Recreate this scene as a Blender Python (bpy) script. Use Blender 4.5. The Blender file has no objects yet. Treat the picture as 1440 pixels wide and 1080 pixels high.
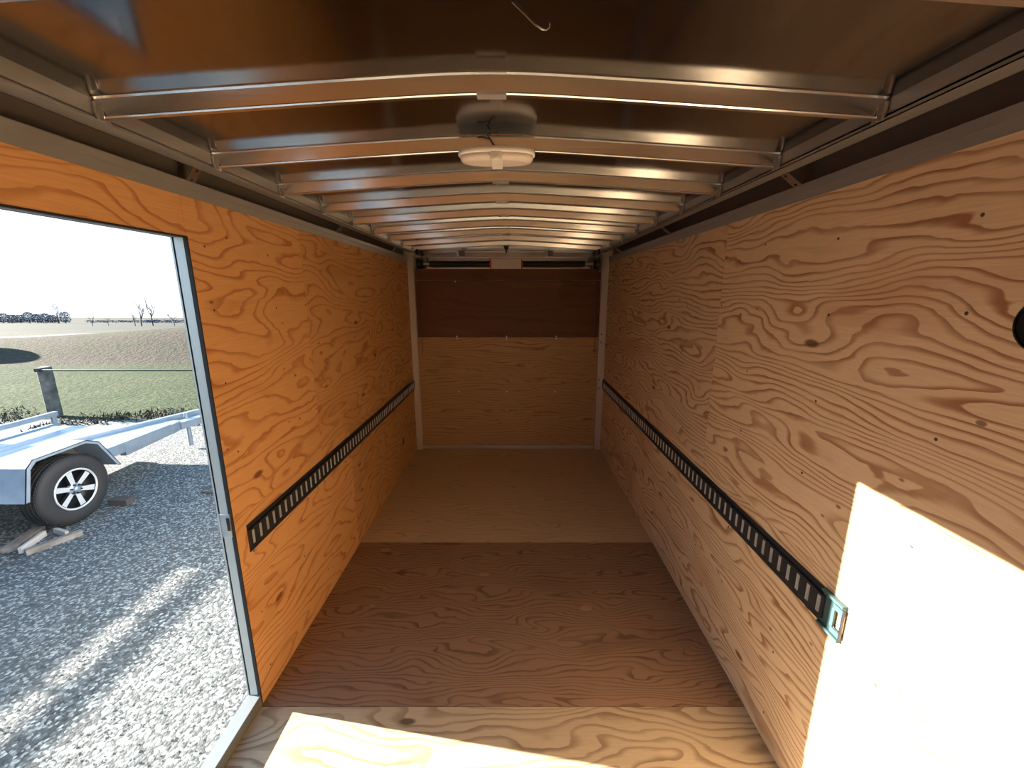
import bpy, math, random
from mathutils import Vector, Matrix
random.seed(7)
S = bpy.context.scene
COL = S.collection

# ------------------------------------------------------------------ camera, light, exposure
CAMZ = 1.78
cd = bpy.data.cameras.new('camera'); cd.sensor_width = 36; cd.lens = 36*578/1440; cd.clip_start = .02; cd.clip_end = 3000
cam = bpy.data.objects.new('camera', cd); COL.objects.link(cam)
cam.location = (0, 0, CAMZ); cam.rotation_euler = (math.radians(90-12.49), 0, 0)
S.camera = cam
SUN_DIR = Vector((1, -.16, -.337)).normalized()
sl = bpy.data.lights.new('sun', 'SUN'); sl.energy = 40; sl.angle = math.radians(.53); sl.color = (1, .93, .82)
so = bpy.data.objects.new('sun', sl); COL.objects.link(so); so.location = (-10, 2, 8)
so.rotation_euler = SUN_DIR.to_track_quat('-Z', 'Y').to_euler()
W = bpy.data.worlds.new('world'); S.world = W; W.use_nodes = True
nt = W.node_tree; bg = nt.nodes['Background']
tcw = nt.nodes.new('ShaderNodeTexCoord'); sxw = nt.nodes.new('ShaderNodeSeparateXYZ'); nt.links.new(tcw.outputs['Generated'], sxw.inputs[0])
sky = nt.nodes.new('ShaderNodeValToRGB'); nt.links.new(sxw.outputs[2], sky.inputs[0])
sky.color_ramp.elements[0].position = 0; sky.color_ramp.elements[0].color = (.62, .68, .74, 1)
sky.color_ramp.elements[1].position = .95; sky.color_ramp.elements[1].color = (.08, .27, .60, 1)
e_ = sky.color_ramp.elements.new(.10); e_.color = (.56, .70, .80, 1)
e_ = sky.color_ramp.elements.new(.42); e_.color = (.22, .50, .74, 1)
dt = nt.nodes.new('ShaderNodeVectorMath'); dt.operation = 'DOT_PRODUCT'; dt.inputs[1].default_value = tuple(-SUN_DIR)
nt.links.new(tcw.outputs['Generated'], dt.inputs[0])
def wm(op, a, b_):
    n = nt.nodes.new('ShaderNodeMath'); n.operation = op
    for i, v in enumerate((a, b_)):
        if isinstance(v, (int, float)): n.inputs[i].default_value = v
        else: nt.links.new(v, n.inputs[i])
    return n.outputs[0]
glow = wm('MULTIPLY', wm('POWER', wm('MAXIMUM', dt.outputs['Value'], 0.0), 9.0), 1.5)      # bright sky around the low sun
gm = nt.nodes.new('ShaderNodeVectorMath'); gm.operation = 'SCALE'; gm.inputs[0].default_value = (1, .98, .95); nt.links.new(glow, gm.inputs['Scale'])
ga = nt.nodes.new('ShaderNodeVectorMath'); ga.operation = 'ADD'; nt.links.new(sky.outputs[0], ga.inputs[0]); nt.links.new(gm.outputs[0], ga.inputs[1])
nt.links.new(ga.outputs[0], bg.inputs[0]); bg.inputs[1].default_value = 2.15
vs = S.view_settings; vs.view_transform = 'Standard'; vs.look = 'None'; vs.gamma = 1; vs.use_curve_mapping = False; vs.exposure = 0
S.cycles.use_denoising = True; S.cycles.max_bounces = 14; S.cycles.diffuse_bounces = 9; S.cycles.glossy_bounces = 6
S.cycles.sample_clamp_indirect = 8; S.cycles.caustics_reflective = True

# ------------------------------------------------------------------ materials
def newmat(name):
    m = bpy.data.materials.new(name); m.use_nodes = True
    return m, m.node_tree.nodes, m.node_tree.links, m.node_tree.nodes['Principled BSDF']
def simple(name, col, rough=.5, metal=0, bump=0, bscale=200, vary=0, vscale=20, spec=None):
    m, N, L, b = newmat(name)
    b.inputs['Base Color'].default_value = (*col, 1); b.inputs['Roughness'].default_value = rough; b.inputs['Metallic'].default_value = metal
    if spec is not None: b.inputs['Specular IOR Level'].default_value = spec
    tc = N.new('ShaderNodeTexCoord')
    if vary:
        n = N.new('ShaderNodeTexNoise'); n.inputs['Scale'].default_value = vscale; n.inputs['Detail'].default_value = 4
        L.new(tc.outputs['Object'], n.inputs['Vector'])
        r = N.new('ShaderNodeValToRGB'); r.color_ramp.elements[0].position = .35; r.color_ramp.elements[1].position = .68
        r.color_ramp.elements[0].color = (*[c*(1-vary) for c in col], 1); r.color_ramp.elements[1].color = (*[min(1, c*(1+vary)) for c in col], 1)
        L.new(n.outputs[0], r.inputs[0]); L.new(r.outputs[0], b.inputs['Base Color'])
    if bump:
        n2 = N.new('ShaderNodeTexNoise'); n2.inputs['Scale'].default_value = bscale; n2.inputs['Detail'].default_value = 3
        L.new(tc.outputs['Object'], n2.inputs['Vector'])
        bp = N.new('ShaderNodeBump'); bp.inputs['Strength'].default_value = bump; bp.inputs['Distance'].default_value = .01
        L.new(n2.outputs[0], bp.inputs['Height']); L.new(bp.outputs[0], b.inputs['Normal'])
    return m
def math_(N, L, op, a, b=None, c=None):
    n = N.new('ShaderNodeMath'); n.operation = op
    for i, v in enumerate((a, b, c)):
        if v is None: continue
        if isinstance(v, (int, float)): n.inputs[i].default_value = v
        else: L.new(v, n.inputs[i])
    return n.outputs[0]
def mixc(N, L, f, a, b, mode='MIX'):
    n = N.new('ShaderNodeMix'); n.data_type = 'RGBA'; n.blend_type = mode
    for k, v in (('Factor', f), ('A', a), ('B', b)):
        s = [q for q in n.inputs if q.name == k and (k == 'Factor' and q.type == 'VALUE' or k != 'Factor' and q.type == 'RGBA')][0]
        if isinstance(v, (int, float)): s.default_value = v
        elif isinstance(v, tuple): s.default_value = (*v, 1)
        else: L.new(v, s)
    return [q for q in n.outputs if q.type == 'RGBA'][0]
def maprange(N, L, v, a, b, c=0, d=1, smooth=False):
    n = N.new('ShaderNodeMapRange'); n.interpolation_type = 'SMOOTHSTEP' if smooth else 'LINEAR'
    for i, q in enumerate((v, a, b, c, d)):
        if isinstance(q, (int, float)): n.inputs[i].default_value = q
        else: L.new(q, n.inputs[i])
    return n.outputs[0]
def noise(N, L, vec, scale=1, detail=2, rough=.5, dist=0, dim='3D'):
    n = N.new('ShaderNodeTexNoise'); n.noise_dimensions = dim
    n.inputs['Scale'].default_value = scale; n.inputs['Detail'].default_value = detail
    n.inputs['Roughness'].default_value = rough; n.inputs['Distortion'].default_value = dist
    L.new(vec, n.inputs['Vector']); return n.outputs[0]
def comb(N, L, x, y, z=0.0):
    n = N.new('ShaderNodeCombineXYZ')
    for i, v in enumerate((x, y, z)):
        if isinstance(v, (int, float)): n.inputs[i].default_value = v
        else: L.new(v, n.inputs[i])
    return n.outputs[0]
def plywood(name, light, dark, patch, su=.85, sv=3.2, rings=7, lw=.24, contrast=.85, grad=24, tintvar=.12, knots=True, plugs=0, rough=.55, red=None):
    """rotary cut softwood ply: contour rings of a stretched noise field, knots, fine streaks. UV in metres, u carries 20*sheet."""
    m, N, L, b = newmat(name)
    uv = N.new('ShaderNodeUVMap'); uv.uv_map = 'UVMap'
    sp = N.new('ShaderNodeSeparateXYZ'); L.new(uv.outputs[0], sp.inputs[0]); u, v = sp.outputs[0], sp.outputs[1]
    sid = math_(N, L, 'ROUND', math_(N, L, 'DIVIDE', u, 20.0))
    off = math_(N, L, 'MULTIPLY', sid, 7.31)
    # knots: warp the rings around voronoi points
    kv = comb(N, L, math_(N, L, 'MULTIPLY', u, 1.9), math_(N, L, 'MULTIPLY', v, 4.6), off)
    vo = N.new('ShaderNodeTexVoronoi'); vo.inputs['Scale'].default_value = 1; vo.inputs['Randomness'].default_value = .95; L.new(kv, vo.inputs['Vector'])
    kd = vo.outputs['Distance']
    vec = comb(N, L, math_(N, L, 'MULTIPLY', u, su), math_(N, L, 'MULTIPLY', v, sv), off)
    n1 = noise(N, L, vec, 1, 1.5, .4, .35)
    vec2 = comb(N, L, math_(N, L, 'MULTIPLY', u, 5.5), math_(N, L, 'MULTIPLY', v, 15.0), off)
    n2 = noise(N, L, vec2, 1, 2, .55, .5)
    ph = math_(N, L, 'MULTIPLY', n1, float(rings))
    ph = math_(N, L, 'MULTIPLY_ADD', n2, .9, ph)
    ph = math_(N, L, 'MULTIPLY_ADD', v, float(grad), ph)
    if knots:
        kb = maprange(N, L, kd, .42, 0.0, 0, 1.1, True)
        ph = math_(N, L, 'ADD', ph, kb)
    fr = math_(N, L, 'FRACT', ph)
    # latewood line: soft rise, crisp end
    rise = maprange(N, L, fr, 1-lw*1.9, 1-lw*.35, 0, 1, True)
    fall = maprange(N, L, fr, 1-lw*.22, .999, 1, 0, True)
    ring = math_(N, L, 'MULTIPLY', rise, fall)
    vec3 = comb(N, L, math_(N, L, 'MULTIPLY', u, 9.0), math_(N, L, 'MULTIPLY', v, 170.0), off)
    streak = noise(N, L, vec3, 1, 3, .6)
    vec4 = comb(N, L, math_(N, L, 'MULTIPLY', u, 1.3), math_(N, L, 'MULTIPLY', v, 3.4), math_(N, L, 'ADD', off, 3.0))
    blot = noise(N, L, vec4, 1, 3, .5, .6)
    bl = maprange(N, L, blot, .56, .74, 0, .6, True)
    c = mixc(N, L, bl, light, patch)
    lwv = maprange(N, L, noise(N, L, vec4, 3.1, 1), .35, .65, .55, 1.0)
    c = mixc(N, L, math_(N, L, 'MULTIPLY', math_(N, L, 'MULTIPLY', ring, lwv), contrast), c, dark)
    c = mixc(N, L, maprange(N, L, streak, .3, .72, 0, .22), c, dark)
    if knots:
        fv = N.new('ShaderNodeTexVoronoi'); fv.inputs['Scale'].default_value = 1; L.new(comb(N, L, math_(N, L, 'MULTIPLY', u, 6.0), math_(N, L, 'MULTIPLY', v, 11.0), off), fv.inputs['Vector'])
        fs = N.new('ShaderNodeSeparateColor'); L.new(fv.outputs['Color'], fs.inputs[0])
        fk = math_(N, L, 'MULTIPLY', maprange(N, L, fv.outputs['Distance'], .085, .05, 0, .8, True), math_(N, L, 'LESS_THAN', fs.outputs[0], .38))
        c = mixc(N, L, fk, c, tuple(x*.55 for x in dark))
        kk = maprange(N, L, kd, .085, .04, 0, .9, True)
        c = mixc(N, L, kk, c, tuple(x*.45 for x in dark))
    if plugs:
        pv = comb(N, L, math_(N, L, 'MULTIPLY', u, 3.0), math_(N, L, 'MULTIPLY', v, 5.4), math_(N, L, 'ADD', off, 9.0))
        vp = N.new('ShaderNodeTexVoronoi'); vp.inputs['Scale'].default_value = 1; vp.inputs['Randomness'].default_value = .9; L.new(pv, vp.inputs['Vector'])
        c = mixc(N, L, maprange(N, L, vp.outputs['Distance'], .13, .115, 0, .7*plugs), c, tuple(min(1, x*1.35) for x in light))
    wn = N.new('ShaderNodeTexWhiteNoise'); wn.noise_dimensions = '1D'; L.new(sid, wn.inputs['W'])
    if red:
        c = mixc(N, L, math_(N, L, 'MULTIPLY', wn.outputs[0], .55), c, mixc(N, L, 1.0, c, red, 'MULTIPLY'))
    hv = N.new('ShaderNodeHueSaturation'); L.new(c, hv.inputs['Color'])
    L.new(maprange(N, L, wn.outputs[0], 0, 1, 1-tintvar, 1+tintvar), hv.inputs['Value'])
    L.new(hv.outputs[0], b.inputs['Base Color'])
    b.inputs['Roughness'].default_value = rough; b.inputs['Specular IOR Level'].default_value = .35
    bp = N.new('ShaderNodeBump'); bp.inputs['Strength'].default_value = .25; bp.inputs['Distance'].default_value = .001
    L.new(math_(N, L, 'ADD', ring, streak), bp.inputs['Height']); L.new(bp.outputs[0], b.inputs['Normal'])
    return m
def aluminium(name, col=(.62, .60, .58), rough=.28, aniso_axis=None, wav=0, grain=.04):
    m, N, L, b = newmat(name)
    b.inputs['Base Color'].default_value = (*col, 1); b.inputs['Metallic'].default_value = 1
    tc = N.new('ShaderNodeTexCoord')
    mp = N.new('ShaderNodeMapping'); L.new(tc.outputs['Object'], mp.inputs[0])
    mp.inputs['Scale'].default_value = {'x': (1.5, 60, 60), 'y': (60, 1.5, 60)}.get(aniso_axis, (12, 12, 12))
    n = noise(N, L, mp.outputs[0], 3, 3, .6)
    L.new(maprange(N, L, n, .3, .7, max(.02, rough-grain), rough+grain), b.inputs['Roughness'])
    if wav:
        n2 = noise(N, L, tc.outputs['Object'], 2.2, 1, .4)
        bp = N.new('ShaderNodeBump'); bp.inputs['Strength'].default_value = 1; bp.inputs['Distance'].default_value = wav
        L.new(n2, bp.inputs['Height']); L.new(bp.outputs[0], b.inputs['Normal'])
    return m
TAN = (.74, .575, .36); TAND = (.30, .125, .05); TANP = (.56, .33, .19)
M = {}
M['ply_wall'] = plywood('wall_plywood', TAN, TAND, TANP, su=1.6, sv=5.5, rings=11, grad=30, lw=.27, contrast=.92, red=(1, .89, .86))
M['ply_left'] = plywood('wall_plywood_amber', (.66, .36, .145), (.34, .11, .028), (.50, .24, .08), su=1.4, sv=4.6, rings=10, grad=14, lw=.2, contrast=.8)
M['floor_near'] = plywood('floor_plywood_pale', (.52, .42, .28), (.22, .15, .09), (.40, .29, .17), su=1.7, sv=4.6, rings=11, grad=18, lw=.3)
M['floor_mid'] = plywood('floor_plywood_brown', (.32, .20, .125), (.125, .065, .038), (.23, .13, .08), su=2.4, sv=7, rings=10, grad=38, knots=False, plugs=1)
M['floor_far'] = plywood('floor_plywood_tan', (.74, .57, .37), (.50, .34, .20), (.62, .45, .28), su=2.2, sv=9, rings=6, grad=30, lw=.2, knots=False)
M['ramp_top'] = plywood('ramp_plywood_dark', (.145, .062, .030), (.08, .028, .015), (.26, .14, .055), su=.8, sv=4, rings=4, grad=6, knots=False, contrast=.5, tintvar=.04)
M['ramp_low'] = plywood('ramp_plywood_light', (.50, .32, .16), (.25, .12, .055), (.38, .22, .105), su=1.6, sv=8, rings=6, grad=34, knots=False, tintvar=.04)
M['plyedge'] = simple('plywood_edge', (.5, .3, .15), .7, vary=.2, vscale=60)
M['ceil'] = aluminium('roof_sheet_aluminium', (.29, .295, .30), .13, 'x', wav=.0015, grain=.02)
M['bow'] = aluminium('roof_bow_aluminium', (.76, .81, .86), .20, 'x')
M['rail'] = simple('rail_aluminium', (.30, .295, .29), .40, .35)
M['raildark'] = simple('recess_shade_dark_metal', (.16, .145, .13), .5, .2)
M['alu'] = aluminium('mill_aluminium', (.72, .72, .72), .32)
M['post'] = simple('post_white_aluminium', (.62, .58, .55), .4, .3)
M['skin'] = simple('outer_skin_white', (.75, .75, .75), .35)
M['frame'] = simple('door_frame_aluminium', (.56, .63, .65), .38, .4)
M['head_shade'] = simple('door_head_shaded_grey', (.16, .14, .16), .5)  # shade on the underside of the head put into this darker grey
M['rubber'] = simple('black_rubber', (.018, .018, .02), .7, bump=.2, bscale=90)
M['black'] = simple('black_plastic', (.012, .012, .013), .45)
M['track'] = simple('black_painted_steel', (.022, .025, .032), .38, .0, vary=.25, vscale=60)
M['zinc'] = simple('bright_zinc', (.75, .78, .80), .33, .6)
M['screw'] = simple('screw_steel', (.10, .085, .075), .4, .8)
M['lens'] = simple('frosted_lens', (.85, .80, .74), .15)
M['fixture'] = simple('white_plastic', (.95, .93, .88), .35)
M['orange'] = simple('red_seal', (.45, .06, .05), .5)
M['silver'] = simple('trailer_aluminium', (.29, .345, .42), .35, .5, vary=.08, vscale=9)
M['deckm'] = simple('deck_aluminium', (.30, .38, .48), .3, .3, vary=.06, vscale=6)
M['chrome'] = simple('machined_alloy', (.75, .77, .8), .38, .6)
M['woodgrey'] = simple('weathered_wood', (.19, .165, .15), .8, vary=.3, vscale=14, bump=.4, bscale=60)
M['postwood'] = simple('fence_post_wood', (.13, .125, .12), .85, vary=.45, vscale=9, bump=.6, bscale=40)
M['pipe'] = simple('fence_pipe_steel', (.03, .04, .045), .5, .5)
M['bark'] = simple('bare_bark', (.08, .07, .065), .9, vary=.3, vscale=3)
M['twigs'] = simple('hazed_twigs', (.085, .12, .165), .95, vary=.5, vscale=1.5)  # distance haze put into the bluish twig colour
M['tarp'] = simple('trailer_side_grey', (.3, .31, .33), .6)
M['hay'] = simple('hay_straw', (.45, .36, .18), .9, vary=.4, vscale=8, bump=.8, bscale=30)
# gravel
m, N, L, b = newmat('gravel'); M['gravel'] = m
tc = N.new('ShaderNodeTexCoord')
v1 = N.new('ShaderNodeTexVoronoi'); v1.inputs['Scale'].default_value = 58; L.new(tc.outputs['Object'], v1.inputs['Vector'])
v2 = N.new('ShaderNodeTexVoronoi'); v2.inputs['Scale'].default_value = 150; L.new(tc.outputs['Object'], v2.inputs['Vector'])
bwn = N.new('ShaderNodeSeparateColor'); L.new(v1.outputs['Color'], bwn.inputs[0])
r = N.new('ShaderNodeValToRGB'); r.color_ramp.elements[0].color = (.022, .026, .03, 1); r.color_ramp.elements[1].color = (.34, .36, .35, 1); r.color_ramp.elements[1].position = .95
e = r.color_ramp.elements.new(.55); e.color = (.085, .095, .097, 1)
L.new(bwn.outputs[0], r.inputs[0])
big = noise(N, L, tc.outputs['Object'], .8, 4, .6)
c = mixc(N, L, maprange(N, L, v1.outputs['Distance'], .45, .75, 0, .7), r.outputs[0], (.035, .037, .038))
c = mixc(N, L, maprange(N, L, big, .42, .7, 0, .35), c, (.10, .103, .10))
L.new(c, b.inputs['Base Color']); b.inputs['Roughness'].default_value = .85
hh = math_(N, L, 'MULTIPLY_ADD', v1.outputs['Distance'], -1.0, math_(N, L, 'MULTIPLY', v2.outputs['Distance'], -.4))
bp = N.new('ShaderNodeBump'); bp.inputs['Strength'].default_value = .7; bp.inputs['Distance'].default_value = .006
L.new(hh, bp.inputs['Height']); L.new(bp.outputs[0], b.inputs['Normal'])
def groundmat(name, a, bcol, c3, s1=1.2, s2=14, bump=.6, ax=(1, 1, 1)):
    m, N, L, b = newmat(name)
    tc = N.new('ShaderNodeTexCoord'); mp = N.new('ShaderNodeMapping'); mp.inputs['Scale'].default_value = ax; L.new(tc.outputs['Object'], mp.inputs[0])
    n1 = noise(N, L, mp.outputs[0], s1, 5, .6); n2 = noise(N, L, mp.outputs[0], s2, 4, .7)
    c = mixc(N, L, maprange(N, L, n1, .35, .65), a, bcol)
    c = mixc(N, L, maprange(N, L, n2, .45, .72), c, c3)
    L.new(c, b.inputs['Base Color']); b.inputs['Roughness'].default_value = .95; b.inputs['Specular IOR Level'].default_value = .1
    bp = N.new('ShaderNodeBump'); bp.inputs['Strength'].default_value = bump; bp.inputs['Distance'].default_value = .06
    L.new(n2, bp.inputs['Height']); L.new(bp.outputs[0], b.inputs['Normal'])
    return m
M['grass'] = groundmat('short_grass', (.036, .055, .022), (.062, .072, .034), (.014, .022, .010), .7, 9, 1)
M['brown'] = groundmat('dormant_grass', (.068, .052, .042), (.052, .055, .032), (.024, .019, .015), .6, 7, 1)
M['fieldf'] = groundmat('far_field', (.040, .040, .037), (.030, .038, .032), (.050, .048, .042), .06, 1.2, .3, (.4, 1.6, 1))
M['track_dirt'] = groundmat('pale_track', (.070, .068, .056), (.048, .054, .036), (.042, .041, .034), .5, 6, .4)
M['weed'] = simple('weeds', (.05, .045, .03), .9, vary=.5, vscale=5)

# ------------------------------------------------------------------ builders
class MB:
    def __init__(s): s.v = []; s.f = []; s.m = []; s.uv = []; s.sm = []
    def face(s, pts, mi=0, uvs=None, smooth=False):
        i = len(s.v); s.v += [tuple(p) for p in pts]; s.f.append(tuple(range(i, i+len(pts)))); s.m.append(mi)
        s.uv.append(uvs or [(0, 0)]*len(pts)); s.sm.append(smooth)
    def faces(s, pts, fs, mi=0, smooth=False, uvf=None):
        i = len(s.v); s.v += [tuple(p) for p in pts]
        for f in fs:
            s.f.append(tuple(i+k for k in f)); s.m.append(mi); s.sm.append(smooth)
            s.uv.append([uvf(pts[k]) for k in f] if uvf else [(0, 0)]*len(f))
    def box(s, a, b, mi=0, uvf=None, mat=None):
        x0, y0, z0 = a; x1, y1, z1 = b
        if x0 > x1: x0, x1 = x1, x0
        if y0 > y1: y0, y1 = y1, y0
        if z0 > z1: z0, z1 = z1, z0
        p = [(x0, y0, z0), (x1, y0, z0), (x1, y1, z0), (x0, y1, z0), (x0, y0, z1), (x1, y0, z1), (x1, y1, z1), (x0, y1, z1)]
        if mat: p = [tuple(mat @ Vector(q)) for q in p]
        s.faces(p, [(0, 3, 2, 1), (4, 5, 6, 7), (0, 1, 5, 4), (1, 2, 6, 5), (2, 3, 7, 6), (3, 0, 4, 7)], mi, False, uvf)
    def tube(s, pts, rad, n=8, mi=0, cap=True, smooth=True):
        pts = [Vector(p) for p in pts]; rr = rad if isinstance(rad, (list, tuple)) else [rad]*len(pts)
        V = []; up = None
        for i, p in enumerate(pts):
            d = (pts[min(i+1, len(pts)-1)]-pts[max(i-1, 0)]).normalized()
            if up is None: up = d.orthogonal().normalized()
            up = (up - d*up.dot(d)).normalized(); w = d.cross(up)
            for k in range(n):
                a = 2*math.pi*k/n; V.append(p + (up*math.cos(a)+w*math.sin(a))*rr[i])
        F = [(i*n+k, i*n+(k+1) % n, (i+1)*n+(k+1) % n, (i+1)*n+k) for i in range(len(pts)-1) for k in range(n)]
        s.faces(V, F, mi, smooth)
        if cap:
            s.faces(V[:n], [tuple(range(n))[::-1]], mi); s.faces(V[-n:], [tuple(range(n))], mi)
    def prism(s, prof, axis, a, b, mi=0, smooth=False, closed=True):
        """extrude a 2D profile along axis between a and b. axis x: prof=(y,z); y: (x,z); z: (x,y)"""
        def P(q, t): return {'x': (t, q[0], q[1]), 'y': (q[0], t, q[1]), 'z': (q[0], q[1], t)}[axis]
        n = len(prof); V = [P(q, a) for q in prof]+[P(q, b) for q in prof]
        F = [(k, (k+1) % n, n+(k+1) % n, n+k) for k in range(n if closed else n-1)]
        s.faces(V, F, mi, smooth)
        if closed: s.faces(V, [tuple(range(n))[::-1], tuple(range(n, 2*n))], mi)
    def lathe(s, prof, n=48, mi=0, axis='x', c=(0, 0, 0), smooth=True):
        """prof = (radius, along)"""
        V = []
        for k in range(n):
            a = 2*math.pi*k/n
            for r_, t in prof:
                if axis == 'x': V.append((c[0]+t, c[1]+r_*math.cos(a), c[2]+r_*math.sin(a)))
                elif axis == 'z': V.append((c[0]+r_*math.cos(a), c[1]+r_*math.sin(a), c[2]+t))
        q = len(prof)
        F = [(k*q+i, ((k+1) % n)*q+i, ((k+1) % n)*q+i+1, k*q+i+1) for k in range(n) for i in range(q-1)]
        s.faces(V, F, mi, smooth)
    def build(s, name, mats, parent=None, loc=(0, 0, 0), merge=False, bevel=0):
        me = bpy.data.meshes.new(name); me.from_pydata(s.v, [], s.f)
        for q in (mats if isinstance(mats, (list, tuple)) else [mats]): me.materials.append(q)
        me.polygons.foreach_set('material_index', s.m); me.polygons.foreach_set('use_smooth', s.sm)
        ul = me.uv_layers.new(name='UVMap'); ul.data.foreach_set('uv', [c for u in s.uv for p in u for c in p])
        import bmesh
        bm = bmesh.new(); bm.from_mesh(me)
        if merge: bmesh.ops.remove_doubles(bm, verts=bm.verts, dist=1e-5)
        bmesh.ops.recalc_face_normals(bm, faces=bm.faces) if merge else None
        bm.to_mesh(me); bm.free()
        me.update()
        o = bpy.data.objects.new(name, me); COL.objects.link(o); o.location = loc
        if parent: o.parent = parent
        if bevel:
            bv = o.modifiers.new('bevel', 'BEVEL'); bv.width = bevel; bv.segments = 2; bv.limit_method = 'ANGLE'
        return o
def tag(o, label, cat, group=None, kind=None):
    o['label'] = label; o['category'] = cat
    if group: o['group'] = group
    if kind: o['kind'] = kind
    return o
def empty(name, label, cat, loc=(0, 0, 0), group=None):
    o = bpy.data.objects.new(name, None); COL.objects.link(o); o.location = loc; o.empty_display_size = .1
    return tag(o, label, cat, group)
def struct(o, label, cat): return tag(o, label, cat, kind='structure')
def copy_tree(o, parent=None, loc=None):
    c = o.copy(); COL.objects.link(c); c.parent = parent
    if loc is not None: c.location = loc
    for ch in list(o.children): copy_tree(ch, c)
    return c

XL, XR, YF, YB = -1.105, 1.024, 4.54, -1.35       # inner faces of the walls, ramp end, front end
PLY_TOP = 2.105; T = .012; SK = .045
DY0, DY1, DZ0, DZ1 = .52, 1.47, .052, 1.965       # side door opening
GZ = -.47

# ------------------------------------------------------------------ floor
mb = MB()
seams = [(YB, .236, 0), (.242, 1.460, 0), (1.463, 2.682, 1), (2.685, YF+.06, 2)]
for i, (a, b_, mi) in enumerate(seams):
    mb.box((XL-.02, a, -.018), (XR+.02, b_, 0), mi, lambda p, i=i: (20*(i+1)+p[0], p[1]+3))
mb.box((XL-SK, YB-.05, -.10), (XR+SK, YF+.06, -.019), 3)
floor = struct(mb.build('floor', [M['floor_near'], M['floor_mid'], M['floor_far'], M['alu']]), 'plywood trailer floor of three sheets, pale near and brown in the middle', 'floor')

# ------------------------------------------------------------------ walls
def wall(name, X, s, rects, mat, label):
    """s=+1: inner face looks to +x"""
    mb = MB()
    for i, (y0, y1, z0, z1, sid) in enumerate(rects):
        g = .0007
        mb.box((X, y0+g, z0+g), (X-s*T, y1-g, z1-g), 0, lambda p, i=sid: (20*i+p[1], p[2]))
    return mb.build(name, [mat])
ZM = .89
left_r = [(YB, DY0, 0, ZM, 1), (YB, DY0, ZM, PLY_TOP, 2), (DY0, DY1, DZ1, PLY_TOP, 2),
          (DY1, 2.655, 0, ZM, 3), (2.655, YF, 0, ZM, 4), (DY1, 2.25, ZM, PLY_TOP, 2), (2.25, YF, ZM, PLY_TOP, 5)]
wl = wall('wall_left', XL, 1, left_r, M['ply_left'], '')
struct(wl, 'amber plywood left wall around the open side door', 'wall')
right_r = [(YB, 1.02, 0, ZM, 6), (1.02, 3.46, 0, ZM, 7), (3.46, YF, 0, ZM, 8), (YB, -.38, ZM, PLY_TOP, 9), (-.38, 2.06, ZM, PLY_TOP, 10), (2.06, YF, ZM, PLY_TOP, 11)]
wr = wall('wall_right', XR, -1, right_r, M['ply_wall'], '')
struct(wr, 'tan plywood right wall with wavy grain and a bright sun patch', 'wall')
# screws of the wall sheets
def screw_mesh():
    mb = MB(); mb.lathe([(0, .0014), (.0034, .0012), (.0046, 0)], 10, 0, 'x'); return mb
sc0 = screw_mesh().build('screw', M['screw'], wl, (XL, 1.56, 1.9))
studs = [1.56, 1.95, 2.235, 2.655, 3.06, 3.47, 3.88, 4.28]
first = True
for y in studs:
    for z in (.12, .42, .72, 1.16, 1.44, 1.72, 1.96):
        if first: first = False; sc0.location = (XL, y, z); continue
        c = sc0.copy(); COL.objects.link(c); c.parent = wl; c.location = (XL, y+random.uniform(-.012, .012), z+random.uniform(-.02, .02))
for y in [.55, .95, 1.35, 1.75, 2.05, 2.45, 2.85, 3.25, 3.65, 4.05, 4.35]:
    for z in (.12, .42, .72, 1.16, 1.44, 1.72, 1.96):
        c = sc0.copy(); COL.objects.link(c); c.parent = wr; c.rotation_euler = (0, 0, math.pi); c.location = (XR, y+random.uniform(-.012, .012), z+random.uniform(-.02, .02))
# slot in left wall near the ramp
mb = MB(); mb.box((XL-.003, 3.93, .275), (XL+.0025, 3.975, .345), 0)
s_ = tag(mb.build('wall_socket', M['black'], bevel=.001), 'small black slot low on the left wall near the ramp door', 'socket')
# outer skin (keeps daylight out), with the door opening left open
mb = MB()
for (y0, y1, z0, z1) in [(YB-.06, DY0, -.1, 2.32), (DY1, YF+.1, -.1, 2.32), (DY0, DY1, DZ1, 2.32)]:
    mb.box((XL-SK, y0, z0), (XL-SK-.006, y1, z1))
    # studs gap closure
mb.box((XL-SK-.006, DY0, -.1), (XL-SK, DY1, DZ0-.02))
struct(mb.build('wall_outer_left', M['skin']), 'white outer skin of the trailer on the left side', 'wall')
mb = MB(); mb.box((XR+SK, YB-.06, -.1), (XR+SK+.006, YF+.1, 2.32))
struct(mb.build('wall_outer_right', M['skin']), 'white outer skin of the trailer on the right side', 'wall')
mb = MB()
mb.box((XL-SK, YB-.012, 0), (XR+SK, YB, 2.2), 0, lambda p: (20*14+p[0], p[2])); mb.box((XL-SK, YB-.06, -.1), (XR+SK, YB-.05, 2.32), 1)
struct(mb.build('wall_front', [M['ply_wall'], M['skin']]), 'plywood front wall behind the viewer', 'wall')

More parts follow.
